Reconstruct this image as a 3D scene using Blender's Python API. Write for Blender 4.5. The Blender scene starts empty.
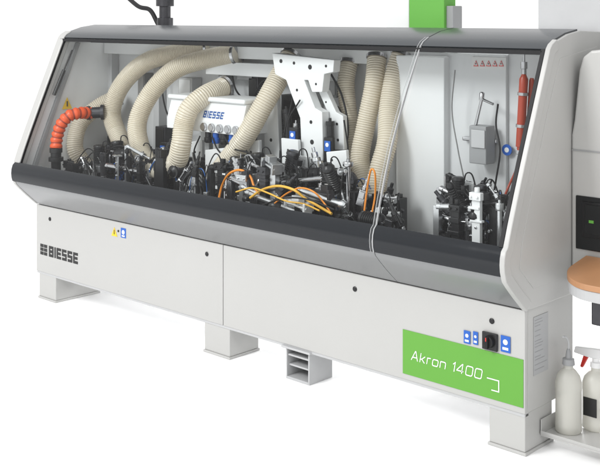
import bpy, bmesh, math, random
from mathutils import Vector, Matrix
random.seed(7)
SC = bpy.context.scene
COL = SC.collection

# ---------------------------------------------------------------- camera model
CAM = Vector((2.069, -3.445, 1.65)); TH = math.radians(43.08)
FW = Vector((-math.sin(TH), math.cos(TH), 0)); RT = Vector((math.cos(TH), math.sin(TH), 0))
def pt(px, py, X=None, Y=None, Z=None):
    d = FW + RT*((px-300)/1050) + Vector((0, 0, (16-py)/1050))
    if Y is not None: t = (Y-CAM.y)/d.y
    elif X is not None: t = (X-CAM.x)/d.x
    else: t = (Z-CAM.z)/d.z
    return CAM + d*t

# ---------------------------------------------------------------- materials
def mat(name, c, rough=.4, metal=0., var=.06, scale=9., bump=0., spec=.5, bscale=60, trans=0, coat=0, thin=0):
    m = bpy.data.materials.new(name); m.use_nodes = True
    nt = m.node_tree; b = nt.nodes['Principled BSDF']
    tc = nt.nodes.new('ShaderNodeTexCoord'); no = nt.nodes.new('ShaderNodeTexNoise')
    no.inputs['Scale'].default_value = scale; no.inputs['Detail'].default_value = 6
    nt.links.new(tc.outputs['Object'], no.inputs['Vector'])
    mx = nt.nodes.new('ShaderNodeMix'); mx.data_type = 'RGBA'
    mx.inputs[6].default_value = (*[x*(1-var) for x in c], 1); mx.inputs[7].default_value = (*[min(1, x*(1+var)) for x in c], 1)
    nt.links.new(no.outputs['Fac'], mx.inputs[0]); nt.links.new(mx.outputs[2], b.inputs['Base Color'])
    mr = nt.nodes.new('ShaderNodeMapRange'); mr.inputs[3].default_value = max(.02, rough-.06); mr.inputs[4].default_value = rough+.08
    nt.links.new(no.outputs['Fac'], mr.inputs[0]); nt.links.new(mr.outputs[0], b.inputs['Roughness'])
    b.inputs['Metallic'].default_value = metal
    b.inputs['Specular IOR Level'].default_value = spec
    b.inputs['Coat Weight'].default_value = coat
    if trans: b.inputs['Subsurface Weight'].default_value = trans; b.inputs['Subsurface Radius'].default_value = (.02, .02, .02)
    if thin:                                        # thin see-through plastic skin
        out = nt.nodes['Material Output']
        tl = nt.nodes.new('ShaderNodeBsdfTranslucent'); tp = nt.nodes.new('ShaderNodeBsdfTransparent')
        nt.links.new(mx.outputs[2], tl.inputs[0]); tp.inputs[0].default_value = (1, .97, .92, 1)
        m1 = nt.nodes.new('ShaderNodeMixShader'); m1.inputs[0].default_value = .25
        m2 = nt.nodes.new('ShaderNodeMixShader'); m2.inputs[0].default_value = thin
        nt.links.new(b.outputs[0], m1.inputs[1]); nt.links.new(tl.outputs[0], m1.inputs[2])
        nt.links.new(m1.outputs[0], m2.inputs[1]); nt.links.new(tp.outputs[0], m2.inputs[2]); nt.links.new(m2.outputs[0], out.inputs[0])
    if bump:
        n2 = nt.nodes.new('ShaderNodeTexNoise'); n2.inputs['Scale'].default_value = bscale
        nt.links.new(tc.outputs['Object'], n2.inputs['Vector'])
        bp = nt.nodes.new('ShaderNodeBump'); bp.inputs['Strength'].default_value = bump; bp.inputs['Distance'].default_value = .002
        nt.links.new(n2.outputs['Fac'], bp.inputs['Height']); nt.links.new(bp.outputs[0], b.inputs['Normal'])
    return m
M = {}
M['white'] = mat('white_paint', (.43, .429, .417), .36, var=.03, scale=3, bump=.08, bscale=250)
M['white2'] = mat('white_interior_paint', (.70, .71, .71), .42, var=.03, scale=5)
M['wall'] = mat('interior_wall_paint', (.62, .63, .635), .45, var=.05, scale=4)
M['frame'] = mat('grey_frame', (.16, .16, .16), .5)
M['bed'] = mat('dark_bed', (.035, .035, .037), .5, var=.2)
M['silver'] = mat('silver_paint', (.25, .255, .26), .30, metal=.5, var=.03, scale=4)
M['grey'] = mat('grey_paint', (.28, .285, .29), .45)
M['lgrey'] = mat('light_grey_paint', (.44, .445, .45), .45)
M['black'] = mat('black_gloss', (.010, .012, .015), .12, var=.1, spec=.34)
M['rubber'] = mat('black_rubber', (.012, .012, .013), .55, spec=.3)
M['smoke'] = mat('smoked_panel', (.045, .050, .055), .24, var=.08, scale=3)
M['steel'] = mat('steel', (.46, .46, .47), .22, metal=1, var=.2, scale=30)
M['dsteel'] = mat('dark_steel', (.06, .06, .065), .33, metal=.8, var=.25, scale=30)
M['alu'] = mat('aluminium', (.60, .61, .62), .28, metal=.9, var=.12, scale=25)
M['machblack'] = mat('machine_black', (.010, .010, .011), .34, var=.3, scale=30, spec=.4)
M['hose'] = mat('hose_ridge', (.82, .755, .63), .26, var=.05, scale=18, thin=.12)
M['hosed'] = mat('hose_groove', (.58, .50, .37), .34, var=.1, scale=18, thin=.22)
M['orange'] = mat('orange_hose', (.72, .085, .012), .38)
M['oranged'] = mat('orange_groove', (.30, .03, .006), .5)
M['cable_o'] = mat('orange_cable', (.75, .25, .02), .4)
M['cable_y'] = mat('yellow_cable', (.75, .42, .05), .4)
M['blue'] = mat('blue_plastic', (.01, .10, .45), .4)
M['tube_b'] = mat('blue_tube', (.02, .12, .40), .35)
M['green'] = mat('green_plate', (.105, .33, .035), .4, var=.02)
M['gsign'] = mat('green_box', (.11, .36, .05), .4, var=.04)
M['yellow'] = mat('yellow_sticker', (.80, .52, .02), .4)
M['red'] = mat('red_orange_cylinder', (.36, .045, .018), .36, var=.2)
M['redp'] = mat('red_plastic', (.55, .03, .02), .35)
M['print'] = mat('print_white', (.78, .78, .78), .5, var=.01)
M['ink'] = mat('print_black', (.012, .012, .012), .5, var=.01)
M['inkblue'] = mat('print_blue', (.03, .09, .28), .5, var=.01)
M['paper'] = mat('paper_label', (.66, .66, .65), .6)
M['tag'] = mat('pale_grey_tag', (.36, .365, .37), .5)
M['pgrey'] = mat('print_grey', (.20, .20, .20), .6)
M['wood'] = mat('wood_laminate', (.42, .215, .105), .42, var=.2, scale=6)
M['jug'] = mat('translucent_plastic', (.66, .66, .62), .32, var=.03, trans=.3, thin=.22)
M['screen'] = mat('screen_glass', (.008, .009, .010), .12)
M['floor'] = mat('studio_floor', (.975, .975, .975), .7, var=.004)
def glass(name, base):
    g = bpy.data.materials.new(name); g.use_nodes = True
    nt = g.node_tree; nt.nodes.clear()
    o_ = nt.nodes.new('ShaderNodeOutputMaterial'); mx_ = nt.nodes.new('ShaderNodeMixShader')
    tr_ = nt.nodes.new('ShaderNodeBsdfTransparent'); tr_.inputs[0].default_value = (.95, .968, .968, 1)
    gl_ = nt.nodes.new('ShaderNodeBsdfGlossy'); gl_.inputs['Roughness'].default_value = .03
    lw = nt.nodes.new('ShaderNodeLayerWeight'); pw = nt.nodes.new('ShaderNodeMath'); pw.operation = 'POWER'; pw.inputs[1].default_value = 4
    ml = nt.nodes.new('ShaderNodeMath'); ml.operation = 'MULTIPLY_ADD'; ml.inputs[1].default_value = .5; ml.inputs[2].default_value = base
    lw.inputs['Blend'].default_value = .5
    nt.links.new(lw.outputs['Facing'], pw.inputs[0]); nt.links.new(pw.outputs[0], ml.inputs[0]); nt.links.new(ml.outputs[0], mx_.inputs[0])
    nt.links.new(tr_.outputs[0], mx_.inputs[1]); nt.links.new(gl_.outputs[0], mx_.inputs[2]); nt.links.new(mx_.outputs[0], o_.inputs[0])
    return g
M['glass'] = glass('clear_window', .022)
M['lip'] = glass('clear_door_edge', .07)

# ---------------------------------------------------------------- mesh builder
WL = {}
class MB:
    def __init__(s): s.v = []; s.f = []; s.m = []; s.s = []
    def add(s, vs, fs, mi=0, sm=False):
        n = len(s.v); s.v += [Vector(v) for v in vs]
        for f in fs: s.f.append([n+i for i in f]); s.m.append(mi); s.s.append(sm)
        return s
    def box(s, c, size, rot=None, mi=0):
        c = Vector(c); h = Vector(size)/2
        vs = []
        for x in (-1, 1):
            for y in (-1, 1):
                for z in (-1, 1):
                    p = Vector((x*h.x, y*h.y, z*h.z))
                    if rot is not None: p = rot @ p
                    vs.append(c+p)
        return s.add(vs, [(0,1,3,2),(4,6,7,5),(0,4,5,1),(2,3,7,6),(0,2,6,4),(1,5,7,3)], mi)
    def box2(s, lo, hi, mi=0):
        lo = Vector(lo); hi = Vector(hi)
        return s.box((lo+hi)/2, [abs(a) for a in (hi-lo)], None, mi)
    def rings(s, pts, rad, seg=12, mi=0, cap=True, mis=None):
        pts = [Vector(p) for p in pts]; n = len(pts)
        t0 = (pts[1]-pts[0]).normalized()
        a = t0.orthogonal().normalized(); vs = []; prev = t0
        for i, p in enumerate(pts):
            if i == 0: t = t0
            elif i == n-1: t = (pts[i]-pts[i-1])
            else: t = (pts[i+1]-pts[i-1])
            if t.length < 1e-9: t = prev
            t = t.normalized()
            q = prev.rotation_difference(t); a = (q @ a); a = (a - t*a.dot(t)).normalized(); b = t.cross(a); prev = t
            r = rad[i] if hasattr(rad, '__len__') else rad
            for k in range(seg):
                w = 2*math.pi*k/seg
                vs.append(p + a*(math.cos(w)*r) + b*(math.sin(w)*r))
        base = len(s.v); s.v += vs
        for i in range(n-1):
            for k in range(seg):
                s.f.append([base+i*seg+k, base+i*seg+(k+1)%seg, base+(i+1)*seg+(k+1)%seg, base+(i+1)*seg+k])
                s.m.append(mis[i] if mis else mi); s.s.append(True)
        if cap:
            s.f.append([base+k for k in range(seg)][::-1]); s.m.append(mi); s.s.append(False)
            s.f.append([base+(n-1)*seg+k for k in range(seg)]); s.m.append(mi); s.s.append(False)
        return s
    def cyl(s, p0, p1, r, r1=None, seg=16, mi=0):
        return s.rings([p0, p1], [r, r if r1 is None else r1], seg, mi)
    def stack(s, p, ax, prof, seg=20, mi=0):       # turned shape along an axis; prof = [(distance, radius)]
        p = Vector(p); ax = Vector(ax).normalized()
        a = ax.orthogonal().normalized(); b = ax.cross(a); base = len(s.v)
        for d, r in prof:
            for k in range(seg):
                w = 2*math.pi*k/seg; s.v.append(p + ax*d + (a*math.cos(w)+b*math.sin(w))*max(r, .0002))
        n = len(prof)
        for i in range(n-1):
            for k in range(seg):
                s.f.append([base+i*seg+k, base+i*seg+(k+1)%seg, base+(i+1)*seg+(k+1)%seg, base+(i+1)*seg+k]); s.m.append(mi); s.s.append(True)
        s.f.append([base+k for k in range(seg)][::-1]); s.m.append(mi); s.s.append(False)
        s.f.append([base+(n-1)*seg+k for k in range(seg)]); s.m.append(mi); s.s.append(False)
        return s
    def prism(s, poly, vec, mi=0):
        poly = [Vector(p) for p in poly]; vec = Vector(vec); n = len(poly)
        return s.add(poly+[p+vec for p in poly], [list(range(n))[::-1], list(range(n, 2*n))] +
                     [[i, (i+1) % n, n+(i+1) % n, n+i] for i in range(n)], mi)
    def ribbon(s, pts, w, closed=False):           # flat mitred stroke in 2D
        pts = [Vector((p[0], p[1])) for p in pts]; n = len(pts); L = []; Rr = []
        for i in range(n):
            if closed: a, b = pts[i-1], pts[(i+1) % n]
            else: a, b = pts[max(i-1, 0)], pts[min(i+1, n-1)]
            d0 = (pts[i]-a).normalized() if (pts[i]-a).length > 1e-9 else (b-pts[i]).normalized()
            d1 = (b-pts[i]).normalized() if (b-pts[i]).length > 1e-9 else d0
            n0 = Vector((-d0.y, d0.x)); n1 = Vector((-d1.y, d1.x)); m = (n0+n1)
            m = m.normalized() if m.length > 1e-6 else n0
            k = w/2/max(.45, m.dot(n0)); L.append(pts[i]+m*k); Rr.append(pts[i]-m*k)
        return L, Rr
    def build(s, name, mats, parent=None, bevel=0, segs=2):
        if not isinstance(mats, (list, tuple)): mats = [mats]
        lo = Vector([min(v[i] for v in s.v) for i in range(3)]); hi = Vector([max(v[i] for v in s.v) for i in range(3)])
        c = (lo+hi)/2
        me = bpy.data.meshes.new(name)
        me.from_pydata([v-c for v in s.v], [], s.f)
        for m in mats: me.materials.append(M[m] if isinstance(m, str) else m)
        for p, mi, sm in zip(me.polygons, s.m, s.s): p.material_index = mi; p.use_smooth = sm
        bm = bmesh.new(); bm.from_mesh(me); bmesh.ops.recalc_face_normals(bm, faces=bm.faces)
        for e in bm.edges:
            if len(e.link_faces) == 2 and e.calc_face_angle(0) > math.radians(50): e.smooth = False
        bm.to_mesh(me); bm.free()
        o = bpy.data.objects.new(name, me); COL.objects.link(o)
        if parent is not None: o.parent = parent; o.location = c - WL[parent.name]
        else: o.location = c
        WL[o.name] = c
        if bevel:
            b = o.modifiers.new('bevel', 'BEVEL'); b.width = bevel; b.segments = segs; b.limit_method = 'ANGLE'; b.angle_limit = math.radians(35)
        return o
def empty(name, loc, label, cat, group=None):
    o = bpy.data.objects.new(name, None); COL.objects.link(o); o.location = loc; o.empty_display_size = .1
    WL[o.name] = Vector(loc); o['label'] = label; o['category'] = cat
    if group: o['group'] = group
    return o
def spline(pts, step):
    pts = [Vector(p) for p in pts]; P = [pts[0]*2-pts[1]] + pts + [pts[-1]*2-pts[-2]]
    out = []
    for i in range(1, len(P)-2):
        a, b, c, d = P[i-1:i+3]
        for k in range(40):
            t = k/40; out.append(.5*((2*b)+(c-a)*t+(2*a-5*b+4*c-d)*t*t+(3*b-a-3*c+d)*t**3))
    out.append(pts[-1])
    res = [out[0]]; acc = 0
    for i in range(1, len(out)):
        seg = (out[i]-out[i-1]).length
        while acc+seg >= step and seg > 0:
            f = (step-acc)/seg; p = out[i-1].lerp(out[i], f); res.append(p)
            out[i-1] = p; seg = (out[i]-p).length; acc = 0
        acc += seg
    return res
def tubing(name, pts, r, m, parent, seg=8):
    return MB().rings(spline(pts, max(r*1.6, .008)), r, seg).build(name, m, parent)
# stroke lettering: every letter is one flat raised piece
def rr(x0, y0, x1, y1, c):
    return [(x0+c, y0), (x1-c, y0), (x1-c*.3, y0+c*.3), (x1, y0+c), (x1, y1-c), (x1-c*.3, y1-c*.3), (x1-c, y1), (x0+c, y1), (x0+c*.3, y1-c*.3), (x0, y1-c), (x0, y0+c), (x0+c*.3, y0+c*.3)]
THIN = {'A': (1.0, [([(0, 0), (.46, 1), (.54, 1), (1, 0)], 0), ([(.20, .34), (.80, .34)], 0)]),
        'k': (.72, [([(0, 0), (0, 1)], 0), ([(.05, .36), (.22, .36), (.70, .72)], 0), ([(.26, .38), (.74, 0)], 0)]),
        'r': (.48, [([(0, 0), (0, .72)], 0), ([(.04, .60), (.14, .69), (.50, .69)], 0)]),
        'o': (.82, [(rr(0, .03, .82, .70, .16), 1)]),
        'n': (.78, [([(0, 0), (0, .72)], 0), ([(.04, .69), (.62, .69), (.73, .64), (.78, .54), (.78, 0)], 0)]),
        '1': (.30, [([(0, .76), (.28, .98), (.28, 0)], 0)]),
        '4': (.95, [([(.74, 0), (.74, .98), (.66, .98), (.0, .30), (.0, .25), (.95, .25)], 0)]),
        '0': (.95, [(rr(0, .02, .95, .98, .18), 1)]), ' ': (.35, [])}
BOLD = {'B': (.84, [([(.12, .12), (.70, .12), (.70, .88), (.12, .88)], 1), ([(.22, .5), (.62, .5)], 0)]),
        'I': (.26, [([(.13, 0), (.13, 1)], 0)]),
        'E': (.80, [([(.80, .88), (.12, .88), (.12, .12), (.80, .12)], 0), ([(.22, .5), (.74, .5)], 0)]),
        'S': (.84, [([(.80, .88), (.13, .88), (.13, .5), (.71, .5), (.71, .12), (.04, .12)], 0)])}
def lettering(body, font, w, gap, shear, parent, X0, X1, Z0, h, Y, m, lean=0):
    tot = sum(font[c][0] for c in body)+gap*(len(body)-1); x = 0; sx = (X1-X0)/(tot+shear)
    for c in body:
        wd, strokes = font[c]; mb = MB()
        for si, (pts, closed) in enumerate(strokes):
            L, Rr = mb.ribbon(pts, w, closed); n = len(L); y = Y-.0002*si
            to = lambda p: (X0+(x+p.x+shear*p.y)*sx, y+lean*p.y*h, Z0+p.y*h)
            vs = [to(p) for p in L]+[to(p) for p in Rr]
            mb.add(vs, [(i, (i+1) % n, n+(i+1) % n, n+i) for i in range(n if closed else n-1)])
        if strokes: mb.build('letter', m, parent)
        x += wd+gap

# ---------------------------------------------------------------- setting
fl = MB().add([(-60, -60, 0), (60, -60, 0), (60, 60, 0), (-60, 60, 0)], [(0, 1, 2, 3)]).build('floor', 'floor'); fl['kind'] = 'structure'; fl['label'] = 'seamless white studio floor under the machine'; fl['category'] = 'floor'

# ---------------------------------------------------------------- the machine
XL = -3.27
mach = empty('edge_banding_machine', (-1.63, .2, 0), 'long white woodworking machine with clear sloping hood, black rail and green plate', 'machine')

# base
ZT = .546
base = MB().box2((XL+.01, .022, .165), (-.012, .36, .57)).build('base_frame', 'lgrey', mach)
XS = -1.661
pl = MB().box2((XL, 0, .157), (XS-.002, .022, ZT)).build('base_panel', 'white', mach, .003)
pr = MB().box2((XS+.002, 0, .157), (0, .022, ZT)).build('base_panel', 'white', mach, .003)
ep = MB().box2((-.012, .023, .157), (0, .365, .60)).build('base_end_panel', 'white', mach, .003)
MB().box2((XL+.003, .004, .145), (-.003, .03, .157)).build('lower_flange', 'lgrey', mach)
# feet
MB().box2((-3.25, .006, .012), (-3.08, .31, .155)).box2((-3.255, .0, 0), (-3.075, .315, .012)).build('foot', 'white', mach, .003)
MB().box2((-1.80, .006, .012), (-1.62, .20, .145)).box2((-1.805, .0, 0), (-1.615, .205, .012)).build('foot', 'white', mach, .003)
f3 = MB()
f3.box2((-1.245, .005, 0), (-1.238, .16, .155)); f3.box2((-1.108, .005, 0), (-1.10, .16, .155))
f3.box2((-1.238, .005, 0), (-1.108, .16, .012)); f3.box2((-1.238, .02, .058), (-1.108, .16, .066)); f3.box2((-1.238, .012, .105), (-1.108, .16, .113)); f3.box2((-1.238, .15, .012), (-1.108, .158, .155))
f3.box2((-1.26, -.01, .142), (-1.085, .16, .152))
f3.build('foot', 'lgrey', mach, .0015)
MB().box2((-.16, .006, .012), (-.003, .205, .157)).box2((-.165, .0, 0), (.003, .21, .012)).build('foot', 'white', mach, .003)

# hood profiles (Y, Z)
GL = [(.165, 1.519), (.131, 1.44), (.088, 1.34), (.038, 1.225), (-.014, 1.105), (-.065, .985), (-.106, .885), (-.137, .803)]
RA = [(-.137, .803), (-.151, .790), (-.158, .768), (-.160, .745), (-.158, .722), (-.152, .702)]
BA = [(-.151, .699), (-.146, .685), (-.120, .658), (-.078, .618), (-.035, .580), (-.002, .552)]
TO = [(.40, 1.592), (.30, 1.578), (.215, 1.553), (.180, 1.535), (.165, 1.519)]
def offset(P, d):
    out = []
    for i, p in enumerate(P):
        a = Vector(P[max(i-1, 0)]); b = Vector(P[min(i+1, len(P)-1)]); t = (b-a).normalized(); n = Vector((t.y, -t.x))
        out.append(Vector(p)+n*(d[i] if hasattr(d, '__len__') else d))
    return out
def prof(P, x0, x1, d0, d1, bow=None):          # a bent sheet between two offsets of a profile, run along X
    a = offset(P, d0); b = offset(P, d1); mb = MB(); n = len(a); k = 2*n
    vs = []; bow = bow or [0]*n
    for x in (x0, x1):
        vs += [(x+bow[i], p.x, p.y) for i, p in enumerate(a)] + [(x+bow[i], p.x, p.y) for i, p in enumerate(b)]
    fs = []; ends = []
    for i in range(n-1):
        fs += [(i, i+1, k+i+1, k+i), (n+i, k+n+i, k+n+i+1, n+i+1)]
        for b0 in (0, k): ends.append((b0+i, b0+n+i, b0+n+i+1, b0+i+1))
    fs += [(0, k, k+n, n), (n-1, 2*n-1, k+2*n-1, k+n-1)]
    mb.add(vs, fs+ends, 0, False)
    for i in range(len(fs)): mb.s[i] = True
    return mb
def single(P, x0, x1, d=0, bow=None):
    a = offset(P, d); n = len(a); bow = bow or [0]*n
    return MB().add([(x0+bow[i], p.x, p.y) for i, p in enumerate(a)]+[(x1+bow[i], p.x, p.y) for i, p in enumerate(a)], [(i, i+1, n+i+1, n+i) for i in range(n-1)], 0, True)
sgn = 1 if offset(GL, 1)[3].x < GL[3][0] else -1      # outward = towards -Y
XD = -.60
single(GL, XL+.04, XD-.004, .0).build('hood_window', 'glass', mach)
single(GL, XD+.004, -.02, .0).build('hood_window', 'glass', mach)
prof(RA, XL-.004, XD-.002, -.02*sgn, .006*sgn).build('front_rail', 'black', mach)
prof(RA, XD+.002, -.004, -.02*sgn, .006*sgn).build('front_rail', 'black', mach)
prof(BA, XL+.02, XD-.0015, -.012*sgn, 0).build('lower_trim_band', 'silver', mach)
prof(BA, XD+.0015, -.002, -.012*sgn, 0).build('lower_trim_band', 'silver', mach)
prof(TO, XL+.02, XD-.003, -.01*sgn, .006*sgn).build('top_strip', 'smoke', mach)
prof(TO, XD+.003, .0, -.01*sgn, .006*sgn).build('top_strip', 'smoke', mach)
MB().box2((XL+.02, .150, 1.500), (-.02, .168, 1.516)).build('top_seal', 'rubber', mach)
# joint between the two hood sections: the clear edge of the door overlaps the fixed window and the rail, a fine seam runs on down the band
SEAM = TO[2:-1]+GL[:-1]+RA
zs_ = [p[1] for p in SEAM]; u = [(zs_[0]-z)/(zs_[0]-.80) for z in zs_]
bow = [-.018*math.sin(math.pi*min(max(q, 0), 1)) for q in u]
dl = [(.0080+.005*math.sin(math.pi*min(max(q, 0), 1)))*sgn for q in u]
lipo = single(SEAM, XD-.012, XD+.0005, dl, bow).build('door_edge_lip', 'lip', mach)
prof(SEAM, XD-.0136, XD-.012, [q-.001*sgn for q in dl], [q+.001*sgn for q in dl], bow).build('lip_edge', 'lgrey', lipo)
prof(SEAM, XD+.0005, XD+.0038, [.002*sgn for q in dl], [q+.001*sgn for q in dl], bow).build('lip_edge', 'lgrey', lipo)
prof(TO[:3], XD-.0030, XD+.0030, 0, .0065*sgn).build('hood_joint_gap', 'rubber', mach)
# end panels
poly = [(.60, 1.585), (.40, 1.592)] + [(p[0], p[1]) for p in TO[1:]] + GL[1:] + RA[1:] + BA[1:] + [(.02, .548), (.60, .548)]
er = MB().prism([(-.010, p[0]+.003, p[1]) for p in poly], (.022, 0, 0)).build('hood_end_panel', 'white', mach, .004)
EDGE = TO[2:-1]+GL[:-1]+RA[:-1]+BA
prof(EDGE, -.006, .016, -.036*sgn, .008*sgn).build('end_rim', 'white', er, .005, 3)
prof(GL, -.022, -.0062, -.006*sgn, .0095*sgn).build('end_gasket', 'rubber', mach)
er_in = [(.50, 1.53), (.20, 1.49), (.10, 1.28), (.0, 1.03), (-.08, .82), (-.10, .72), (.0, .63), (.50, .63)]
MB().prism([(.0115, p[0]+.040, p[1]-.005) for p in er_in], (.0025, 0, 0)).build('end_panel_plate', 'white', er, .001)
el = MB().prism([(XL, p[0]+.004, p[1]) for p in poly], (.022, 0, 0)).build('hood_end_panel', 'white2', mach, .002)
prof(TO[2:-1]+GL, XL-.012, XL+.048, -.040*sgn, .012*sgn).build('end_rim', 'white', el, .008, 3)
prof(BA, XL-.004, XL+.018, -.030*sgn, .004*sgn).build('band_end_cap', 'white', el, .003)
prof(GL, XL+.0485, XL+.055, -.008*sgn, .004*sgn).build('end_gasket', 'rubber', mach)
MB().prism([(XL+.022, p[0]+.09, p[1]-.03) for p in GL]+[(XL+.022, p[0]+.115, p[1]-.03) for p in GL[::-1]], (.02, 0, 0)).build('inner_rib', 'grey', el)
X2 = XL+.06
a, b = pt(72, 50, X=X2), pt(54, 95, X=X2); mid = a.lerp(b, .45)
MB().cyl(a, mid, .005).cyl(mid, b, .011).build('gas_spring', 'machblack', el)
c = pt(67, 103, X=XL+.03)
MB().prism([c+Vector((0, -.035, -.035)), c+Vector((0, .035, -.035)), c+Vector((0, 0, .035))], (.002, 0, 0)).build('warning_sticker', 'yellow', el)
MB().cyl(c+Vector((.002, 0, .012)), c+Vector((.003, 0, -.02)), .004).build('warning_mark', 'ink', el)
# interior shell
MB().box2((XL+.024, .56, .60), (-.03, .585, 1.585)).build('back_wall', 'wall', mach)
MB().box2((XL+.024, -.02, .575), (-.03, .56, .615)).build('machine_bed', 'bed', mach)
MB().box2((XL+.03, -.110, .690), (-.035, -.095, .775)).build('rail_support', 'dsteel', mach)
MB().box2((XL+.03, .46, 1.42), (-.62, .555, 1.50)).build('suction_manifold', 'white2', mach, .004)
MB().box2((XL+.06, .34, 1.49), (-.62, .37, 1.515)).build('guide_rail', 'machblack', mach, .002)
MB().box2((pt(215, 60, Y=.50).x, .43, 1.33), (pt(350, 60, Y=.50).x, .46, 1.40)).build('cross_beam', 'white2', mach, .003)
for px, w, z0, z1, m in ((97, .05, 1.22, 1.52, 'grey'), (112, .07, 1.1, 1.5, 'lgrey'), (160, .05, .62, 1.42, 'lgrey'), (226, .06, .62, 1.42, 'grey'), (315, .06, .62, 1.42, 'white2')):
    x = pt(px, 60, Y=.53).x
    MB().box2((x-w/2, .50, z0), (x+w/2, .558, z1)).build('wall_duct', m, mach, .003)
for px, py, w, h, m in ((96, 70, .10, .13, 'grey'), (190, 86, .12, .10, 'lgrey'), (250, 74, .14, .07, 'grey'), (258, 88, .07, .14, 'dsteel'), (335, 84, .09, .13, 'grey'), (146, 86, .06, .16, 'grey'), (300, 120, .20, .26, 'bed'), (250, 150, .16, .16, 'grey'), (120, 146, .16, .12, 'bed'), (165, 138, .09, .14, 'dsteel'), (336, 140, .12, .22, 'dsteel')):
    c = pt(px, py, Y=.52); wb = MB().box((c.x, .52, c.z), (w, .076, h)).build('wall_box', m, mach, .004)
    MB().box((c.x, .480, c.z), (w*.8, .006, h*.8)).build('box_cover', 'lgrey' if m == 'grey' else ('machblack' if m in ('bed', 'dsteel') else 'white2'), wb, .002)

# ---------------------------------------------------------------- base details
def onb(px, py): return pt(px, py, Y=0)
xa, xb = onb(49, 252).x, onb(78, 258).x
zc = onb(60, 254).z
lettering('BIESSE', BOLD, .25, .13, 0, pl, xa, xb, zc-.031, .062, -.0012, 'ink')
lx0, lx1 = onb(40.5, 250).x, onb(47.3, 252).x
for i in range(2):
    for j in range(3):
        w = (lx1-lx0-.005)/2; h = (.062-.008)/3
        MB().box2((lx0+i*(w+.005), -.0014, zc-.031+j*(h+.004)), (lx0+i*(w+.005)+w, -.0006, zc-.031+j*(h+.004)+h)).build('emblem_square', 'ink', pl)
c = onb(114.5, 232)
MB().prism([(c.x-.026, -.0006, c.z-.022), (c.x+.026, -.0006, c.z-.022), (c.x, -.0006, c.z+.026)], (0, -.001, 0)).build('warning_sticker', 'yellow', pl)
MB().box2((c.x-.003, -.0024, c.z-.012), (c.x+.003, -.0018, c.z+.012)).build('warning_mark', 'ink', pl)
c = onb(123.5, 233)
MB().box2((c.x-.022, -.0016, c.z-.026), (c.x+.022, -.0006, c.z+.026)).build('information_sticker', 'blue', pl)
MB().cyl((c.x, -.0022, c.z+.004), (c.x, -.0018, c.z+.004), .012).box2((c.x-.012, -.0024, c.z-.02), (c.x+.012, -.0018, c.z-.012)).build('sticker_pictogram', 'print', pl)
c = onb(118.5, 231); MB().cyl((c.x, -.003, c.z), (c.x, 0.001, c.z), .006).build('screw', 'machblack', pl)
for px, py, q in ((50, 219, pl), (207, 254, pl), (355, 289, pr), (492, 321, pr)):
    c = onb(px, py)
    MB().stack((c.x, .002, c.z), (0, -1, 0), [(0, .011), (.005, .011), (.007, .008)]).build('panel_lock', 'machblack', q)
# green plate
gp = MB().box2((-.572, -.0022, .181), (-.006, -.0006, .362)).build('name_plate', 'green', mach)
lettering('Akron 1400', THIN, .115, .36, .22, gp, -.528, -.185, .246, .038, -.0032, 'print')
mb = MB(); L, Rr = mb.ribbon([(-.165, .258), (-.112, .258), (-.112, .216), (-.145, .216)], .0045)
mb.add([(p.x, -.0032, p.y) for p in L]+[(p.x, -.0032, p.y) for p in Rr], [(i, i+1, 5+i, 4+i) for i in range(3)])
mb.build('plate_bracket_line', 'print', gp)
for px, py, w, h in ((467.5, 337, .030, .05), (476, 338, .022, .05), (506, 344, .042, .062)):
    c = onb(px, py)
    MB().box2((c.x-w/2, -.0040, c.z-h/2), (c.x+w/2, -.0026, c.z+h/2)).build('information_sticker', 'blue', pr)
    MB().cyl((c.x, -.0050, c.z+h*.12), (c.x, -.0044, c.z+h*.12), w*.25).box2((c.x-w*.3, -.0050, c.z-h*.36), (c.x+w*.3, -.0044, c.z-h*.2)).build('sticker_pictogram', 'print', pr)
c = onb(491, 341)
sw = MB().box2((c.x-.034, -.012, c.z-.034), (c.x+.034, -.0026, c.z+.034)).build('power_switch', 'machblack', mach, .003)
MB().stack((c.x, -.012, c.z), (0, -1, 0), [(0, .024), (.012, .022), (.014, .018)]).box2((c.x-.006, -.036, c.z-.022), (c.x+.006, -.024, c.z+.022)).build('switch_knob', 'rubber', sw)
MB().box2((c.x-.002, -.0378, c.z+.006), (c.x+.002, -.0362, c.z+.02)).build('switch_mark', 'redp', sw)
# data sheet on the end panel
ya, yb_ = pt(533.5, 340, X=.001).y, pt(548, 340, X=.001).y
za, zb = pt(540, 315, X=.001).z, pt(540, 373, X=.001).z
tg = MB().box2((.0006, ya, zb), (.002, yb_, za)).build('data_label', 'tag', ep)
z = za-.014
while z > zb+.014:
    MB().box2((.0022, ya+.008, z-.0014), (.0026, ya+.008+(yb_-ya-.016)*random.uniform(.4, 1), z+.0014)).build('label_line', 'grey', tg); z -= random.choice([.011, .011, .019])

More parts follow.
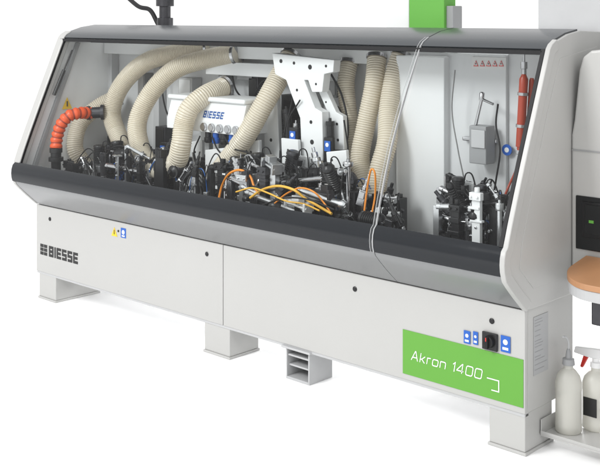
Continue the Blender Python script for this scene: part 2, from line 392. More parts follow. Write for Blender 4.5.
# ---------------------------------------------------------------- hoses
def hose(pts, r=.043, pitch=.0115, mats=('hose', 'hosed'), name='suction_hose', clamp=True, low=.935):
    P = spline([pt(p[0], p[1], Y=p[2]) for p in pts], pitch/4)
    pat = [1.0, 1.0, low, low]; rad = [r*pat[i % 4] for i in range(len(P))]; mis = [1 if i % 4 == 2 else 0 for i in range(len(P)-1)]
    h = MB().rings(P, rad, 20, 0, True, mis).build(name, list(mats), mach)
    if clamp:
        for A, B in ((P[0], P[6]), (P[-7], P[-1])):
            MB().cyl(A, B, r*1.1, seg=20).build('hose_clamp', 'steel', h)
    return h
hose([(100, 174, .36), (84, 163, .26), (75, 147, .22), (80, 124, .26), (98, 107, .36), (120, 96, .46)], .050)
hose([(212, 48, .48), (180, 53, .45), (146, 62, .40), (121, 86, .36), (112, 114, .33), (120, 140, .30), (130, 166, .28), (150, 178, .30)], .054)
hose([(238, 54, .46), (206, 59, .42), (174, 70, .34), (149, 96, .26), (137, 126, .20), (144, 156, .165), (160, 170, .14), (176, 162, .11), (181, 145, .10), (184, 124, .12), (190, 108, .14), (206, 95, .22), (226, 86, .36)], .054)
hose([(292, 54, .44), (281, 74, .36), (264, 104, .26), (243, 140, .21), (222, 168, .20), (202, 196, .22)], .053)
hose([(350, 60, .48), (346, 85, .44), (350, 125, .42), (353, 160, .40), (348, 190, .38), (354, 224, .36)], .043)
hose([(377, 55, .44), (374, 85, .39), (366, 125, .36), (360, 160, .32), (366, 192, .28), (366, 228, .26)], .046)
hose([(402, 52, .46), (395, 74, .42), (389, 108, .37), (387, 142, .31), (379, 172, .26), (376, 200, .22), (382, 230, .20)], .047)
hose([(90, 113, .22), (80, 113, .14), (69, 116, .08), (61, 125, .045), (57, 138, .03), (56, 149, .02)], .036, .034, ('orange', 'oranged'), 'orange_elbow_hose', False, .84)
a = pt(56, 148, Y=.02)
MB().stack(a, (0, 0, -1), [(0, .037), (.025, .037), (.027, .031), (.05, .030), (.052, .043), (.075, .043), (.075, .028), (.16, .028)]).build('hose_fitting', 'machblack', mach)
a = pt(90, 113, Y=.22); MB().stack(a-Vector((.012, .012, 0)), (.7, .7, .05), [(0, .041), (.02, .041), (.022, .033), (.08, .033), (.082, .045), (.10, .045)]).build('hose_fitting', 'dsteel', mach)

# ---------------------------------------------------------------- white upper housing with sloped face and projecting top
HY = .185
xa, xb = pt(167, 112, Y=HY).x, pt(242, 112, Y=HY).x; zt, zb = pt(206, 102, Y=HY).z, pt(206, 132, Y=HY).z
zk = zb+.055; lean = .30
hs = MB().prism([(xa, HY, zb), (xa, HY, zk), (xa, HY+lean*(zt-zk), zt), (xa, HY+.20, zt), (xa, HY+.20, zb)], (xb-xa, 0, 0)).build('valve_housing', 'white2', mach, .003)
MB().box2((xa-.008, HY+lean*(zt-zk)-.022, zt+.001), (xb+.008, HY+.21, zt+.026)).build('housing_top', 'white2', hs, .010, 4)
MB().box2((xa+.04, .388, .62), (xa+.11, .42, zb+.05)).build('housing_leg', 'white2', mach, .004)
MB().box2((xb-.10, .388, .62), (xb-.04, .42, zb+.05)).build('housing_leg', 'white2', mach, .004)
lx = pt(202, 116, Y=HY).x
lettering('BIESSE', BOLD, .22, .16, .1, hs, lx, lx+.155, zk+.018, .036, HY+lean*.018-.0014, 'inkblue', lean)
for i in range(5):
    x = xb-.040-i*.060
    MB().stack((x, HY+.002, zb+.026), (0, -1, 0), [(0, .022), (.012, .022), (.014, .017), (.018, .017)]).build('pressure_gauge', 'steel', hs)
    MB().stack((x, HY+.025, zb+.002), (0, 0, -1), [(0, .016), (.03, .016), (.032, .02), (.055, .02), (.060, .014)]).build('regulator_knob', 'blue' if i in (1, 3) else 'machblack', hs)
def plate(name, pts, Y, th, m, bev=.003, holes=(), parent=None):
    mb = MB().prism([pt(x, y, Y=Y) for x, y in pts], (0, th, 0))
    o = mb.build(name, m, parent or mach, bev)
    for x, y, r in holes:
        c = pt(x, y, Y=Y); MB().cyl(c-Vector((0, .001, 0)), c+Vector((0, .004, 0)), r).build('plate_hole', 'machblack', o)
    return o
# angular leaning bracket: head, stepped arm, long leg, and wide plates under it
plate('gantry_plate', [(272, 53), (334, 60), (333, 72), (324, 74), (322, 92), (312, 92), (308, 80), (304, 80), (315, 108), (322, 112), (324, 192), (303, 192), (300, 118), (286, 80), (275, 74)], .255, .05, 'white2', .003,
      ((281, 61, .010), (294, 63, .008), (310, 67, .012), (326, 66, .007), (316, 84, .006), (297, 90, .007), (311, 122, .009), (312, 142, .012), (313, 164, .009), (313, 182, .006)))
plate('gantry_arm', [(318, 90), (326, 90), (336, 112), (343, 116), (344, 150), (331, 150), (329, 116)], .31, .03, 'white2', .003, ((326, 102, .005), (337, 124, .007), (338, 140, .007)))
plate('gantry_column', [(263, 84), (276, 82), (281, 188), (265, 186)], .36, .03, 'white2', .003, ((270, 110, .009), (271, 140, .009), (272, 166, .008)))
plate('lower_plate', [(281, 138), (298, 140), (300, 192), (283, 190)], .22, .02, 'white2', .003, ((288, 150, .006), (290, 168, .009), (291, 182, .006)))
plate('lower_plate', [(326, 152), (346, 150), (350, 206), (330, 206)], .15, .02, 'white2', .003, ((332, 160, .006), (340, 176, .011), (341, 192, .006)))
plate('upright_plate', [(244, 142), (259, 140), (260, 192), (245, 190)], .26, .02, 'white2', .003, ((251, 152, .007), (252, 172, .009)))
plate('side_plate', [(188, 142), (202, 140), (202, 195), (188, 190)], .26, .02, 'white2', .003, ((195, 152, .007), (195, 175, .007)))
plate('side_plate', [(205, 150), (232, 147), (236, 172), (226, 198), (205, 198)], .20, .02, 'white2', .003, ((218, 160, .012), (216, 184, .007)))
for px, py, Y in ((163, 150, .26), (293, 136, .24), (328, 146, .24)):
    c = pt(px, py, Y=Y)
    MB().box2((c.x-.018, Y-.006, c.z-.024), (c.x+.018, Y-.001, c.z+.024)).build('information_sticker', 'blue', mach)
    MB().cyl((c.x, Y-.0075, c.z+.006), (c.x, Y-.0062, c.z+.006), .010).build('sticker_pictogram', 'print', mach)
    MB().box2((c.x-.026, Y, .62), (c.x+.026, Y+.02, c.z+.04)).build('sticker_post', 'machblack', mach, .002)

# ---------------------------------------------------------------- working units
def rail_y(px): return 16+.1774*(px+823)
ZB = .615
def rotz(a): return Matrix.Rotation(a, 3, 'Z')
def unit(name, px0, px1, ytop, n, Y0, Y1, pal, seed, big=1.0, back=7, tubes=None, kinds='aabccddefghiijj'):
    R = random.Random(seed)
    cx0, cx1 = pt(px0, 180, Y=(Y0+Y1)/2).x, pt(px1, 180, Y=(Y0+Y1)/2).x
    root = MB().box2((cx0, Y0+.02, ZB), (cx1, Y1, ZB+.07)).build(name, 'dsteel', mach, .004)
    for i in range(back):                                   # row of closed housings at the back of the unit
        a = px0+(px1-px0)*(i+R.uniform(.0, .12))/back; b = px0+(px1-px0)*(i+R.uniform(.85, 1.05))/back; Y = Y1-R.uniform(0, .12)
        py = ytop+(rail_y(a)-ytop)*R.uniform(.05, .4); p, q = pt(a, py, Y=Y), pt(b, py, Y=Y)
        m = R.choice(['machblack', 'machblack', 'dsteel', 'bed', R.choice(pal), R.choice(pal)])
        mb = MB().box2((p.x, Y, ZB), (q.x, Y+.05, p.z)); w = q.x-p.x
        mb.box2((p.x+w*.12, Y-.006, p.z-.07), (q.x-w*.12, Y-.001, p.z-.015))
        mb.box2((p.x+w*.2, Y+.008, p.z), (q.x-w*.35, Y+.04, p.z+.016))
        for s in (.12, .88): mb.cyl((p.x+w*s, Y-.007, p.z-.085), (p.x+w*s, Y+.001, p.z-.085), .006, seg=8)
        mb.build('unit_housing', m, root, .003)
    for i in range(n):
        px = R.uniform(px0, px1); Y = R.uniform(Y0, Y1); yb = rail_y(px)
        k = R.random()**.9; py = ytop+(yb-ytop)*k
        P = pt(px, py, Y=Y)
        if P.z < ZB+.03: continue
        if P.y < 0.03 and P.z > .803+(P.y+.10)*2.0: continue       # stay behind the window
        m = R.choice(pal); w = R.uniform(.016, .052)*big; d = R.uniform(.02, .05)*big; kind = R.choice(kinds)
        mb = MB(); nm = 'support_block'; bev = .002
        if kind in 'ab':
            if kind == 'b': nm = 'guide_post'; w *= .6
            else: w *= 1.4
            mb.box((P.x, Y, (ZB+P.z)/2), (w, d, P.z-ZB)); h = R.uniform(.02, .045)
            mb.box((P.x+R.uniform(-.01, .01), Y-.01, P.z-h/2+.002), (w*1.4, d*1.2, h))
            for zz in (.06, .11):
                if P.z-ZB > zz+.04: mb.box((P.x+R.uniform(-.01, .01), Y-.004, P.z-zz), (w*R.uniform(1.1, 1.5), d*1.1, R.uniform(.008, .022)))
            mb.cyl((P.x, Y, P.z), (P.x, Y, P.z+R.uniform(.008, .03)), w*.3, seg=10)
            for s in (-1, 1):
                mb.cyl((P.x+s*w*.4, Y-d*.6-.017, P.z-h/2), (P.x+s*w*.4, Y-d*.6-.008, P.z-h/2), .0055, seg=8)
        elif kind == 'c':
            nm = 'motor'; r = R.uniform(.024, .044)*big; L = R.uniform(.08, .15)*big
            pr_ = [(0, r*.6), (.008, r), (.02, r)]
            q = .02
            while q < L-.02: pr_ += [(q, r), (q+.003, r*.86), (q+.007, r*.86), (q+.010, r)]; q += .011
            pr_ += [(L-.01, r), (L, r*.8), (L+.008, r*.3), (L+.02, r*.3)]
            ax = R.choice([(1, 0, 0), (1, -.2, .15), (0, -1, 0), (.8, -.2, -.5), (.7, -.7, 0), (0, -.5, .8), (0, 0, 1)])
            st = P-Vector(ax)*L*.6; st.z = max(st.z-r, ZB+.05)
            mb.stack(st, ax, pr_); mb.box((P.x, Y, (ZB+P.z-r)/2), (w*.7, d*.7, max(.02, P.z-r-ZB)))
            m = R.choice(['machblack', 'machblack', 'dsteel', m])
        elif kind == 'd':
            nm = 'pneumatic_cylinder'; r = R.uniform(.008, .015); L = R.uniform(.10, .18)
            ax = Vector(R.choice([(.6, 0, .7), (-.6, 0, .7), (0, -.6, .7), (0, 0, 1), (1, 0, .1), (1, 0, -.25), (.9, -.4, .2)])).normalized()
            st = P-ax*L
            if st.z < ZB+.02: st.z = ZB+.02
            mb.stack(st, ax, [(0, r*1.25), (.018, r*1.25), (.019, r), (L-.05, r), (L-.049, r*1.25), (L-.03, r*1.25), (L-.03, r*.35), (L+.01, r*.35), (L+.01, r*.7), (L+.022, r*.7)])
            mb.box((st.x, st.y, (ZB+st.z)/2+.005), (r*2.2, r*2.2, max(.012, st.z-ZB)))
            m = R.choice(['steel', 'alu', 'machblack', 'alu'])
        elif kind == 'e':
            nm = 'pressure_roller'; r = R.uniform(.016, .028); h = R.uniform(.02, .03)
            mb.cyl((P.x, Y, ZB), (P.x, Y, P.z-h), .010).stack((P.x, Y, P.z-h), (0, 0, 1), [(0, r*.9), (.003, r), (h-.003, r), (h, r*.9), (h, r*.35), (h+.012, r*.35)]); bev = 0
            m = R.choice(['steel', 'rubber', 'alu'])
        elif kind == 'f':
            nm = 'bracket_plate'; a = R.uniform(-.6, .6); Rm = rotz(a)
            hh = P.z-ZB; mb.box((P.x, Y, ZB+hh/2), (w*1.6, .008, hh), Rm); mb.box((P.x, Y, P.z-.004), (w*1.6, d, .008), Rm)
            for z in (.25, .6, .85): mb.cyl(Vector((P.x, Y, ZB+hh*z))+Rm @ Vector((0, -.004, 0)), Vector((P.x, Y, ZB+hh*z))+Rm @ Vector((0, -.011, 0)), .006, seg=6)
        elif kind == 'h':
            nm = 'valve_block'; k_ = R.randint(3, 5); ww = .013
            mb.box((P.x, Y, (ZB+P.z)/2-.02), (k_*ww+.01, .03, P.z-ZB-.04))
            for j in range(k_):
                x = P.x+(j-(k_-1)/2)*ww; mb.box((x, Y-.004, P.z-.02), (ww*.82, .04, .04)).cyl((x, Y-.015, P.z-.001), (x, Y-.015, P.z+.012), .004, seg=8)
            m = R.choice(['machblack', 'machblack', 'dsteel'])
        elif kind == 'i':
            nm = 'cross_slide'; W = R.uniform(.09, .18)*big; hz = R.uniform(.014, .032); Rm = rotz(R.uniform(-.35, .35)) @ Matrix.Rotation(R.uniform(-.2, .2), 3, 'Y')
            mb.box(P, (W, d*1.2, hz), Rm); mb.box(P+Rm @ Vector((W*R.uniform(-.3, .3), -d*.3, hz*.9)), (W*.35, d, hz), Rm)
            mb.cyl(P+Rm @ Vector((-W*.55, -d*.75, 0)), P+Rm @ Vector((W*.55, -d*.75, 0)), .006, seg=10)
            for s in (-.48, .48): mb.box(P+Rm @ Vector((W*s, -d*.4, 0)), (.014, d*1.3, hz*1.6), Rm)
            mb.box((P.x, Y, (ZB+P.z)/2), (w, d*.7, P.z-ZB))
        elif kind == 'j':
            nm = 'tilted_head'; L = R.uniform(.06, .11)*big; t = R.choice([-1, 1])*R.uniform(.2, .8); Rm = rotz(R.uniform(-.5, .5)) @ Matrix.Rotation(t, 3, 'Y')
            q = Vector((P.x, Y, max(P.z-L*.35, ZB+.05)))
            mb.box(q, (w*1.3, d*1.3, L), Rm); mb.box(q+Rm @ Vector((0, -d*.75, L*.2)), (w, d*.35, L*.45), Rm)
            mb.stack(q+Rm @ Vector((0, 0, L*.5)), Rm @ Vector((0, 0, 1)), [(0, w*.6), (.018, w*.6), (.02, w*.4), (.045, w*.4), (.047, w*.2), (.07, w*.2)])
            mb.cyl(q+Rm @ Vector((w*.7, 0, -L*.3)), q+Rm @ Vector((w*.7, 0, L*.45)), .005, seg=8)
            mb.box((q.x, q.y+.01, (ZB+q.z)/2), (w*.8, d*.6, q.z-ZB))
            if m == 'white2': m = 'dsteel'
        else:
            nm = 'adjuster_knob'
            mb.cyl((P.x, Y, ZB), (P.x, Y, P.z-.03), .007).stack((P.x, Y, P.z-.03), (0, 0, 1), [(0, .010), (.004, .014), (.020, .014), (.024, .010), (.03, .005)])
            mb.box((P.x, Y+.012, (ZB+P.z)/2-.02), (.03, .02, max(.02, P.z-ZB-.05))); m = R.choice(['machblack', 'rubber', 'steel', 'blue' if R.random() < .2 else 'machblack'])
        mb.build(nm, m, root, bev)
    for i in range(tubes if tubes else max(3, n//3)):        # fine pneumatic tubing
        px = R.uniform(px0, px1); Y = R.uniform(max(Y0, .02), (Y0+Y1)/2+.04); yb = rail_y(px); y = ytop+(yb-ytop)*R.uniform(.1, .7)
        sx = R.uniform(-30, 30)
        tubing('pneumatic_tube', [pt(px, yb+6, Y=Y+.03), pt(px+sx*.2, y+6, Y=Y), pt(px+sx*.55, y-R.uniform(0, 7), Y=Y), pt(px+sx, y+8+R.uniform(0, 10), Y=Y), pt(px+sx*1.1, yb+6, Y=Y+.04)], R.uniform(.0020, .0034), R.choice(['rubber', 'rubber', 'machblack', 'tube_b', 'rubber', 'machblack', 'grey']), root, 6)
    return root
# a separate machining head: back plate, silver slide with two rails, finned motor, steel cylinder and a tool below
def head(px, py, Y, s=1.0, tilt=0., motor='machblack', block='alu', back='white2'):
    T = pt(px, py, Y=Y); Rm = Matrix.Rotation(tilt, 3, 'Y') ; f = lambda x, y, z: T+Rm @ Vector((x*s, y*s, z*s))
    root = MB().box2((T.x-.045*s, Y+.022*s, ZB), (T.x+.045*s, Y+.034*s, T.z-.02*s)).build('machining_head', back, mach, .002)
    mb = MB().box(f(0, .008, -.13), (.066*s, .020*s, .20*s), Rm)
    for q in (-.024, .024): mb.cyl(f(q, -.006, -.23), f(q, -.006, -.03), .006*s, seg=10)
    mb.build('head_rails', 'steel', root)
    MB().box(f(0, -.022, -.12), (.076*s, .036*s, .070*s), Rm).box(f(.0, -.044, -.12), (.046*s, .010*s, .040*s), Rm).build('head_slide', block, root, .003)
    r = .032*s; L = .095*s; pr_ = [(0, r*.7), (.006, r)]; q = .012
    while q < L-.02: pr_ += [(q, r), (q+.003, r*.87), (q+.006, r*.87), (q+.009, r)]; q += .010
    pr_ += [(L-.012, r), (L-.004, r*.92), (L, r*.6)]
    MB().stack(f(0, -.030, -.085), Rm @ Vector((0, 0, 1)), pr_).box(f(.036, -.030, -.045), (.020*s, .034*s, .040*s), Rm).build('head_motor', motor, root)
    MB().stack(f(-.040, -.024, -.17), Rm @ Vector((0, 0, 1)), [(0, .008*s), (.01*s, .013*s), (.10*s, .013*s), (.105*s, .009*s), (.12*s, .004*s), (.16*s, .004*s)]).build('head_cylinder', 'steel', root)
    MB().stack(f(0, -.030, -.155), Rm @ Vector((0, 0, -1)), [(0, .02*s), (.02*s, .02*s), (.022*s, .012*s), (.045*s, .012*s), (.046*s, .034*s), (.060*s, .034*s), (.062*s, .01*s)]).build('head_tool', 'steel', root)
    tubing('head_tube', [f(.03, -.03, -.02), f(.05, -.04, .03), f(.07, -.02, .02), f(.08, .0, -.08), f(.07, .01, -.2)], .0032, 'rubber', root, 6)
    return root
BK = ['machblack', 'machblack', 'machblack', 'dsteel', 'dsteel', 'steel', 'alu']
MX = ['machblack', 'machblack', 'dsteel', 'dsteel', 'steel', 'alu', 'alu', 'white2']
LT = ['white2', 'white2', 'alu', 'lgrey', 'machblack', 'steel']
unit('infeed_unit', 66, 96, 160, 18, .02, .30, BK, 2, .8, 3)
unit('trimming_unit', 98, 184, 146, 120, .05, .42, BK, 3, .95, 9, 30)
unit('gluing_unit', 184, 246, 154, 60, .05, .36, LT, 4, .85, 4, 24)
unit('milling_unit', 244, 352, 160, 170, .0, .38, MX, 5, .9, 9, 46)
unit('corner_rounding_unit', 284, 342, 112, 44, .34, .46, BK, 6, .9, 3, 20, 'abccddfgijj')
unit('scraping_unit', 346, 402, 190, 52, .0, .34, MX, 8, .85, 5, 14)
unit('buffing_unit', 448, 502, 186, 96, .0, .36, MX, 9, .75, 6, 26)
for px, py, Y, s, t, mo, bl, ba in ((104, 146, .20, 1.1, .0, 'machblack', 'alu', 'dsteel'), (122, 142, .26, 1.15, -.1, 'machblack', 'dsteel', 'machblack'), (144, 147, .20, 1.15, .12, 'machblack', 'alu', 'dsteel'), (166, 156, .26, 1.0, 0, 'dsteel', 'steel', 'white2'),
                            (240, 158, .16, .95, .15, 'machblack', 'alu', 'white2'), (262, 154, .18, 1.05, -.1, 'machblack', 'alu', 'dsteel'), (280, 160, .12, .95, .1, 'machblack', 'dsteel', 'machblack'), (298, 152, .17, 1.05, .18, 'dsteel', 'alu', 'white2'), (330, 164, .10, .95, -.15, 'machblack', 'alu', 'machblack'),
                            (354, 184, .12, .85, 0, 'machblack', 'alu', 'white2'), (462, 178, .14, .9, .0, 'machblack', 'alu', 'white2'), (484, 186, .12, .85, -.12, 'dsteel', 'alu', 'dsteel')):
    head(px, py, Y, s, t, mo, bl, ba)
for (x0, y0, x1, y1, Y, r, m) in ((286, 106, 292, 152, .33, .020, 'machblack'), (330, 118, 332, 168, .28, .018, 'machblack'), (296, 120, 294, 172, .28, .012, 'steel'),
                               (262, 184, 326, 178, .06, .012, 'steel'), (296, 190, 346, 206, .02, .018, 'alu'), (245, 192, 302, 214, .0, .013, 'alu'), (106, 166, 146, 173, .08, .018, 'steel')):
    a, b = pt(x0, y0, Y=Y), pt(x1, y1, Y=Y); L = (b-a).length
    MB().stack(a, b-a, [(0, r*.4), (.015, r*.4), (.015, r*1.15), (.035, r*1.15), (.036, r), (L-.03, r), (L-.029, r*1.15), (L-.01, r*1.15), (L, r*.7)]).build('actuator', m, mach)
for pts, Y, m in (([(302, 190), (330, 186), (336, 195), (308, 200)], .06, 'alu'), ([(250, 174), (276, 172), (280, 181), (254, 184)], .08, 'alu')):
    plate('slide_plate', pts, Y, .03, m)
def cab(name, pts, Y, r, m): tubing(name, [pt(x, y, Y=Y+.015*math.sin(i*1.9)) for i, (x, y) in enumerate(pts)], r, m, mach)
cab('orange_cable', [(218, 203), (222, 186), (229, 174), (240, 170), (250, 176), (256, 190), (270, 202), (290, 208)], .03, .0058, 'cable_o')
cab('orange_cable', [(250, 198), (262, 190), (278, 186), (294, 190), (306, 199), (318, 206), (332, 214)], -.03, .0062, 'cable_y')
cab('orange_cable', [(236, 192), (252, 188), (268, 193), (286, 201), (304, 204), (320, 211)], -.05, .0042, 'cable_y')
cab('orange_cable', [(274, 204), (286, 194), (300, 188), (314, 192), (324, 203), (332, 215)], -.03, .0040, 'cable_o')
cab('orange_cable', [(364, 214), (367, 190), (371, 170), (375, 174), (375, 196), (371, 218)], .02, .0042, 'cable_o')
for pts, Y, r in (([(246, 150), (252, 165), (250, 182), (240, 198)], .14, .005), ([(300, 100), (288, 122), (290, 150), (305, 172), (330, 178)], .24, .004),
                  ([(230, 62), (236, 90), (250, 100), (262, 82), (280, 74)], .46, .005), ([(160, 76), (166, 110), (178, 128), (190, 120), (196, 90)], .47, .005), ([(330, 72), (342, 96), (348, 130), (342, 160)], .36, .005),
                  ([(296, 82), (290, 110), (284, 136), (286, 168)], .28, .004), ([(212, 136), (218, 150), (230, 160), (246, 156), (256, 172)], .18, .004), ([(224, 136), (232, 148), (246, 152), (262, 160), (270, 180)], .15, .004), ([(200, 136), (194, 152), (198, 168), (210, 180)], .16, .004),
                  ([(104, 166), (110, 150), (122, 146), (132, 154), (142, 172)], .14, .004), ([(344, 120), (348, 150), (346, 170), (340, 200)], .18, .004), ([(252, 186), (270, 190), (290, 188), (310, 196), (340, 206)], -.01, .004), ([(260, 206), (285, 198), (310, 200), (335, 210)], -.07, .004)):
    cab('black_cable', pts, Y, r, 'rubber')

# right-hand interior
def bxp(name, px0, px1, py0, py1, Y, d, m, bev=.004, parent=None):
    a, b = pt(px0, py0, Y=Y), pt(px1, py1, Y=Y); zc0, zc1 = pt((px0+px1)/2, py1, Y=Y).z, pt((px0+px1)/2, py0, Y=Y).z
    return MB().box2((a.x, Y, max(zc0, ZB)), (b.x, Y+d, zc1)).build(name, m, parent or mach, bev)
bxp('inner_column', 396, 444, 56, 250, .40, .14, 'white2')
bxp('inner_cabinet', 447, 506, 54, 262, .44, .11, 'wall')
bxp('inner_cabinet', 508, 560, 54, 270, .46, .09, 'wall')
nl = bxp('notice_label', 472, 506, 57, 69, .436, .003, 'paper', 0)
for i in range(5):
    c = pt(476+i*6.3, 63.3, Y=.4345)
    tri = lambda s, y: [(c.x-.013*s, y, c.z-.011*s-.002), (c.x+.013*s, y, c.z-.011*s-.002), (c.x, y, c.z+.015*s-.002)]
    pg = MB().prism(tri(1, .4345), (0, -.0006, 0)).build('notice_pictogram', 'redp', nl)
    MB().prism(tri(.62, .4335), (0, -.0006, 0)).build('pictogram_field', 'print', pg)
    MB().box2((c.x-.0018, .4318, c.z-.006), (c.x+.0018, .4325, c.z+.002)).build('pictogram_mark', 'ink', pg)
gb = bxp('dosing_box', 469, 486, 126, 164, .34, .07, 'grey')
bxp('dosing_box_cover', 471, 484.5, 130, 148, .332, .006, 'lgrey', .002, gb)
MB().cyl(pt(475, 128, Y=.36), pt(482, 98, Y=.36), .007).cyl(pt(482, 99, Y=.36), pt(493, 104, Y=.34), .006).stack(pt(481.5, 100, Y=.36), (.1, 0, 1), [(0, .011), (.03, .011), (.035, .006)]).build('dosing_lever', 'steel', gb)
bxp('dosing_bracket', 462, 496, 138, 142, .411, .028, 'steel')
c = pt(506, 150, Y=.43)
st = MB().cyl((c.x-.0, .436, c.z), (c.x, .439, c.z), .024, seg=24).build('round_sticker', 'blue', mach)
MB().cyl((c.x, .4345, c.z), (c.x, .4355, c.z), .011).build('sticker_pictogram', 'print', st)
a, b = pt(524, 74, Y=.30), pt(520, 150, Y=.30); L = (a-b).length
rc = MB().stack(b, a-b, [(0, .013), (.012, .013), (.014, .018), (L*.3, .018), (L*.3, .021), (L*.34, .021), (L*.34, .018), (L*.72, .018), (L*.72, .021), (L*.76, .021), (L*.76, .018), (L-.02, .018), (L-.01, .013), (L, .009)]).build('spray_tube', 'red', mach)
for q in (.32, .74):
    c = b.lerp(a, q); MB().cyl(c-(a-b).normalized()*.006, c+(a-b).normalized()*.006, .0225).build('tube_band', 'steel', rc)
MB().stack(a, (0, 0, 1), [(0, .010), (.02, .010), (.022, .014), (.05, .014), (.05, .005), (.09, .005)]).build('tube_valve', 'steel', rc)
MB().box2((b.x-.022, .305, b.z-.02), (b.x+.022, .46, b.z)).build('tube_bracket', 'steel', rc, .002)
a, b = pt(532, 78, Y=.33), pt(528, 138, Y=.33)
MB().stack(b, a-b, [(0, .008), (.01, .011), ((a-b).length-.01, .011), ((a-b).length, .007)]).build('spray_tube', 'red', mach)
tubing('red_tubing', [pt(520, 152, Y=.30), pt(516, 170, Y=.27), pt(508, 188, Y=.22), pt(498, 214, Y=.2)], .005, 'red', mach)
cab('black_cable', [(498, 104), (496, 125), (500, 150), (496, 180), (490, 215)], .30, .004, 'rubber')
cab('black_cable', [(455, 70), (452, 110), (458, 150), (466, 190), (470, 230)], .34, .003, 'pgrey')
bxp('spindle_plate', 456, 494, 206, 212, .08, .16, 'alu')
bxp('spindle_block', 462, 480, 216, 244, .04, .10, 'alu')

# ---------------------------------------------------------------- rear parts above the hood
def rear(name, px0, px1, Y, d, z0, z1, m, bev=.004):
    return MB().box2((pt(px0, 16, Y=Y).x, Y, z0), (pt(px1, 16, Y=Y).x, Y+d, z1)).build(name, m, mach, bev)
rear('rear_column', 386, 409, .80, .12, .85, 1.90, 'white2')
rear('rear_sign_box', 409, 444, .78, .10, 1.40, 1.90, 'gsign')
rear('rear_motor_box', 444, 453, .80, .08, 1.40, 1.70, 'grey')
rear('rear_cabinet', 538, 640, .602, .45, .60, 1.95, 'lgrey')
MB().box2((XL+.3, .587, .85), (-.35, .70, 1.55)).build('rear_housing', 'lgrey', mach, .004)
for x in (-3.0, -.6): MB().box2((x-.04, .62, 0), (x+.04, .70, .85)).build('rear_leg', 'white2', mach, .004)
MB().rings(spline([pt(158, 24, Y=.66), pt(150, 10, Y=.66), pt(138, 6, Y=.66), pt(122, -8, Y=.70)], .01), .014, 12).build('rear_pipe', 'rubber', mach)
MB().stack(pt(165, 26, Y=.68), (0, 0, 1), [(0, .05), (.05, .05), (.052, .035), (.12, .035), (.122, .055), (.2, .055)]).build('rear_fitting', 'dsteel', mach)

# ---------------------------------------------------------------- operator console at the right end: one tall housing against the hood end
CY = .32
cp = [(.0165, .60), (.0165, 1.18), (.028, 1.24), (.050, 1.44), (.066, 1.49), (.10, 1.515), (.80, 1.60), (.80, .60)]
cons = MB().prism([(x, CY, z) for x, z in cp], (0, .28, 0)).build('control_console', 'white', mach, .010, 3)
MB().box2((.0215, CY-.004, 1.120), (.80, CY-.0005, 1.124)).build('console_seam', 'grey', cons)
MB().box2((.038, CY-.006, .735), (.72, CY+.002, .945)).build('console_recess', 'screen', cons, .004)
MB().box2((.070, CY-.011, .79), (.60, CY-.0065, .925)).build('screen_bezel', 'machblack', cons, .002)
MB().box2((.082, CY-.0135, .80), (.59, CY-.0112, .915)).build('screen', 'screen', cons)
MB().box2((.10, CY-.0150, .845), (.12, CY-.0138, .856)).build('screen_symbol', 'gsign', cons)
out = []
for k in range(13):
    w = math.pi + (math.pi/2)*k/12
    out.append((.235+.15*math.cos(w), .20+.15*math.sin(w)))
out = [(.085, .313)] + out + [(.80, .05), (.80, .313)]
zs = lambda y: .672+(y-.04)*.16
sh = MB().prism([(x, y, zs(y)-.022) for x, y in out], (0, 0, .022)).build('work_shelf', 'wood', mach, .002)
MB().prism([(.085+(x-.085)*.995+.001, y+.004*(y < .3), zs(y)-.062) for x, y in out], (0, 0, .039)).build('shelf_edge', 'lgrey', sh, .002)
MB().box2((.19, .15, .50), (.75, .312, .602)).build('shelf_bracket', 'dsteel', sh, .006)
MB().box2((.002, .11, .048), (.34, .27, .056)).box2((.002, .11, .056), (.006, .27, .11)).box2((.002, .108, .056), (.34, .111, .068)).build('bottle_shelf', 'white', mach, .001)

# ---------------------------------------------------------------- bottles
def lathe(p, prof_, seg=28): return MB().stack(p, (0, 0, 1), prof_, seg)
def bottle(px, py, label, r, H, name):
    p = pt(px, py, Z=.057); p.z = .057
    e = empty(name, p, label, 'bottle')
    lathe(p, [(0, r*.9), (.006, r), (H*.12, r), (H*.13, r*.985), (H*.62, r*.985), (H*.63, r), (H*.74, r), (H*.84, r*.86), (H*.92, r*.55), (H*.95, r*.36), (H, r*.36)]).build('bottle_body', 'jug', e)
    return e, p
e, p = bottle(568.5, 431, 'white plastic squeeze bottle with grey nozzle at the left on the low shelf', .050, .255, 'squeeze_bottle')
lathe(p+Vector((0, 0, .256)), [(0, .024), (.022, .022), (.026, .012), (.05, .009), (.06, .005)]).build('cap', 'grey', e)
MB().rings(spline([p+Vector((0, 0, .31)), p+Vector((0, 0, .34)), p+Vector((.0, -.02, .365)), p+Vector((0, -.045, .37))], .006), .004, 8).build('nozzle', 'lgrey', e)
e, p = bottle(596, 428, 'white trigger spray bottle with red trigger at the right frame edge', .052, .235, 'spray_bottle')
lathe(p+Vector((0, 0, .236)), [(0, .022), (.02, .022), (.022, .014), (.035, .014)]).build('cap', 'print', e)
MB().prism([p+Vector((-.09, -.012, .275)), p+Vector((-.085, -.012, .30)), p+Vector((.04, -.012, .312)), p+Vector((.05, -.012, .27)), p+Vector((-.02, -.012, .268))], (0, .024, 0)).build('spray_head', 'print', e, .004)
MB().prism([p+Vector((-.05, -.007, .272)), p+Vector((-.065, -.007, .225)), p+Vector((-.055, -.007, .222)), p+Vector((-.03, -.007, .27))], (0, .014, 0)).build('trigger', 'redp', e, .002)
MB().box2(p+Vector((-.025, -.055, .06)), p+Vector((.03, -.0515, .13))).build('bottle_label', 'ink', e)

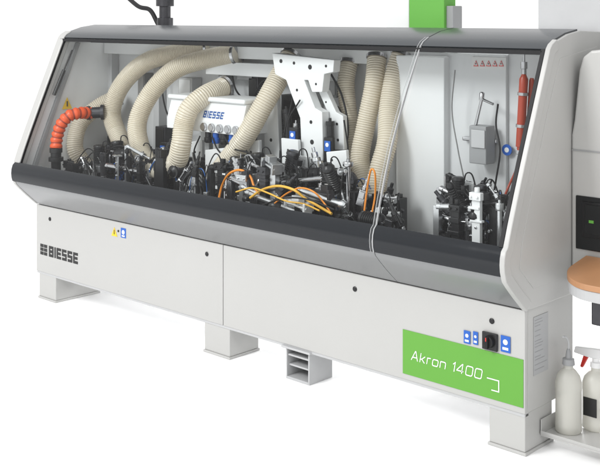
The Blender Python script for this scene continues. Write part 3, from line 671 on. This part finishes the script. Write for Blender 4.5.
# ---------------------------------------------------------------- light and camera
w = bpy.data.worlds.new('World'); SC.world = w; w.use_nodes = True
nt = w.node_tree; bg = nt.nodes['Background']
tc = nt.nodes.new('ShaderNodeTexCoord'); vm = nt.nodes.new('ShaderNodeVectorMath'); vm.operation = 'DOT_PRODUCT'; vm.inputs[1].default_value = (-.75, -.65, .1)
mr = nt.nodes.new('ShaderNodeMapRange'); mr.inputs[1].default_value = -1; mr.inputs[2].default_value = 1; mr.inputs[3].default_value = 0; mr.inputs[4].default_value = 1
cr = nt.nodes.new('ShaderNodeValToRGB'); cr.color_ramp.elements[0].color = (.34, .34, .34, 1); cr.color_ramp.elements[1].position = .36; cr.color_ramp.elements[1].color = (1, 1, 1, 1)
nt.links.new(tc.outputs['Generated'], vm.inputs[0]); nt.links.new(vm.outputs['Value'], mr.inputs[0]); nt.links.new(mr.outputs[0], cr.inputs[0]); nt.links.new(cr.outputs[0], bg.inputs[0])
bg.inputs[1].default_value = 1.16
def area(loc, tgt, size, e, c=(1, 1, 1), size_y=None):
    l = bpy.data.lights.new('area_lamp', 'AREA'); l.size = size; l.energy = e; l.color = c
    if size_y: l.shape = 'RECTANGLE'; l.size_y = size_y
    o = bpy.data.objects.new('area_lamp', l); COL.objects.link(o); o.location = loc
    o.rotation_euler = (Vector(tgt)-Vector(loc)).to_track_quat('-Z', 'Y').to_euler()
area((-2.2, -4.8, 4.4), (-1.6, .3, .9), 1.6, 240)
area((3.5, -2.0, 4.0), (-.5, .2, .9), 2.0, 40)
area((-1.7, 2.3, .95), (-1.7, .1, 0), 2.6, 62, (1, 1, 1), .5)       # added low strip light, hidden behind the machine, whitens the shaded floor under it
cd = bpy.data.cameras.new('camera'); co = bpy.data.objects.new('camera', cd); COL.objects.link(co)
co.location = CAM; co.rotation_euler = (math.pi/2, 0, TH)
cd.sensor_width = 36; cd.lens = 1050/600*36; cd.shift_y = -221.5/600; cd.clip_end = 300; cd.clip_start = .05
SC.camera = co
SC.view_settings.view_transform = 'Standard'; SC.view_settings.look = 'None'; SC.view_settings.exposure = 0
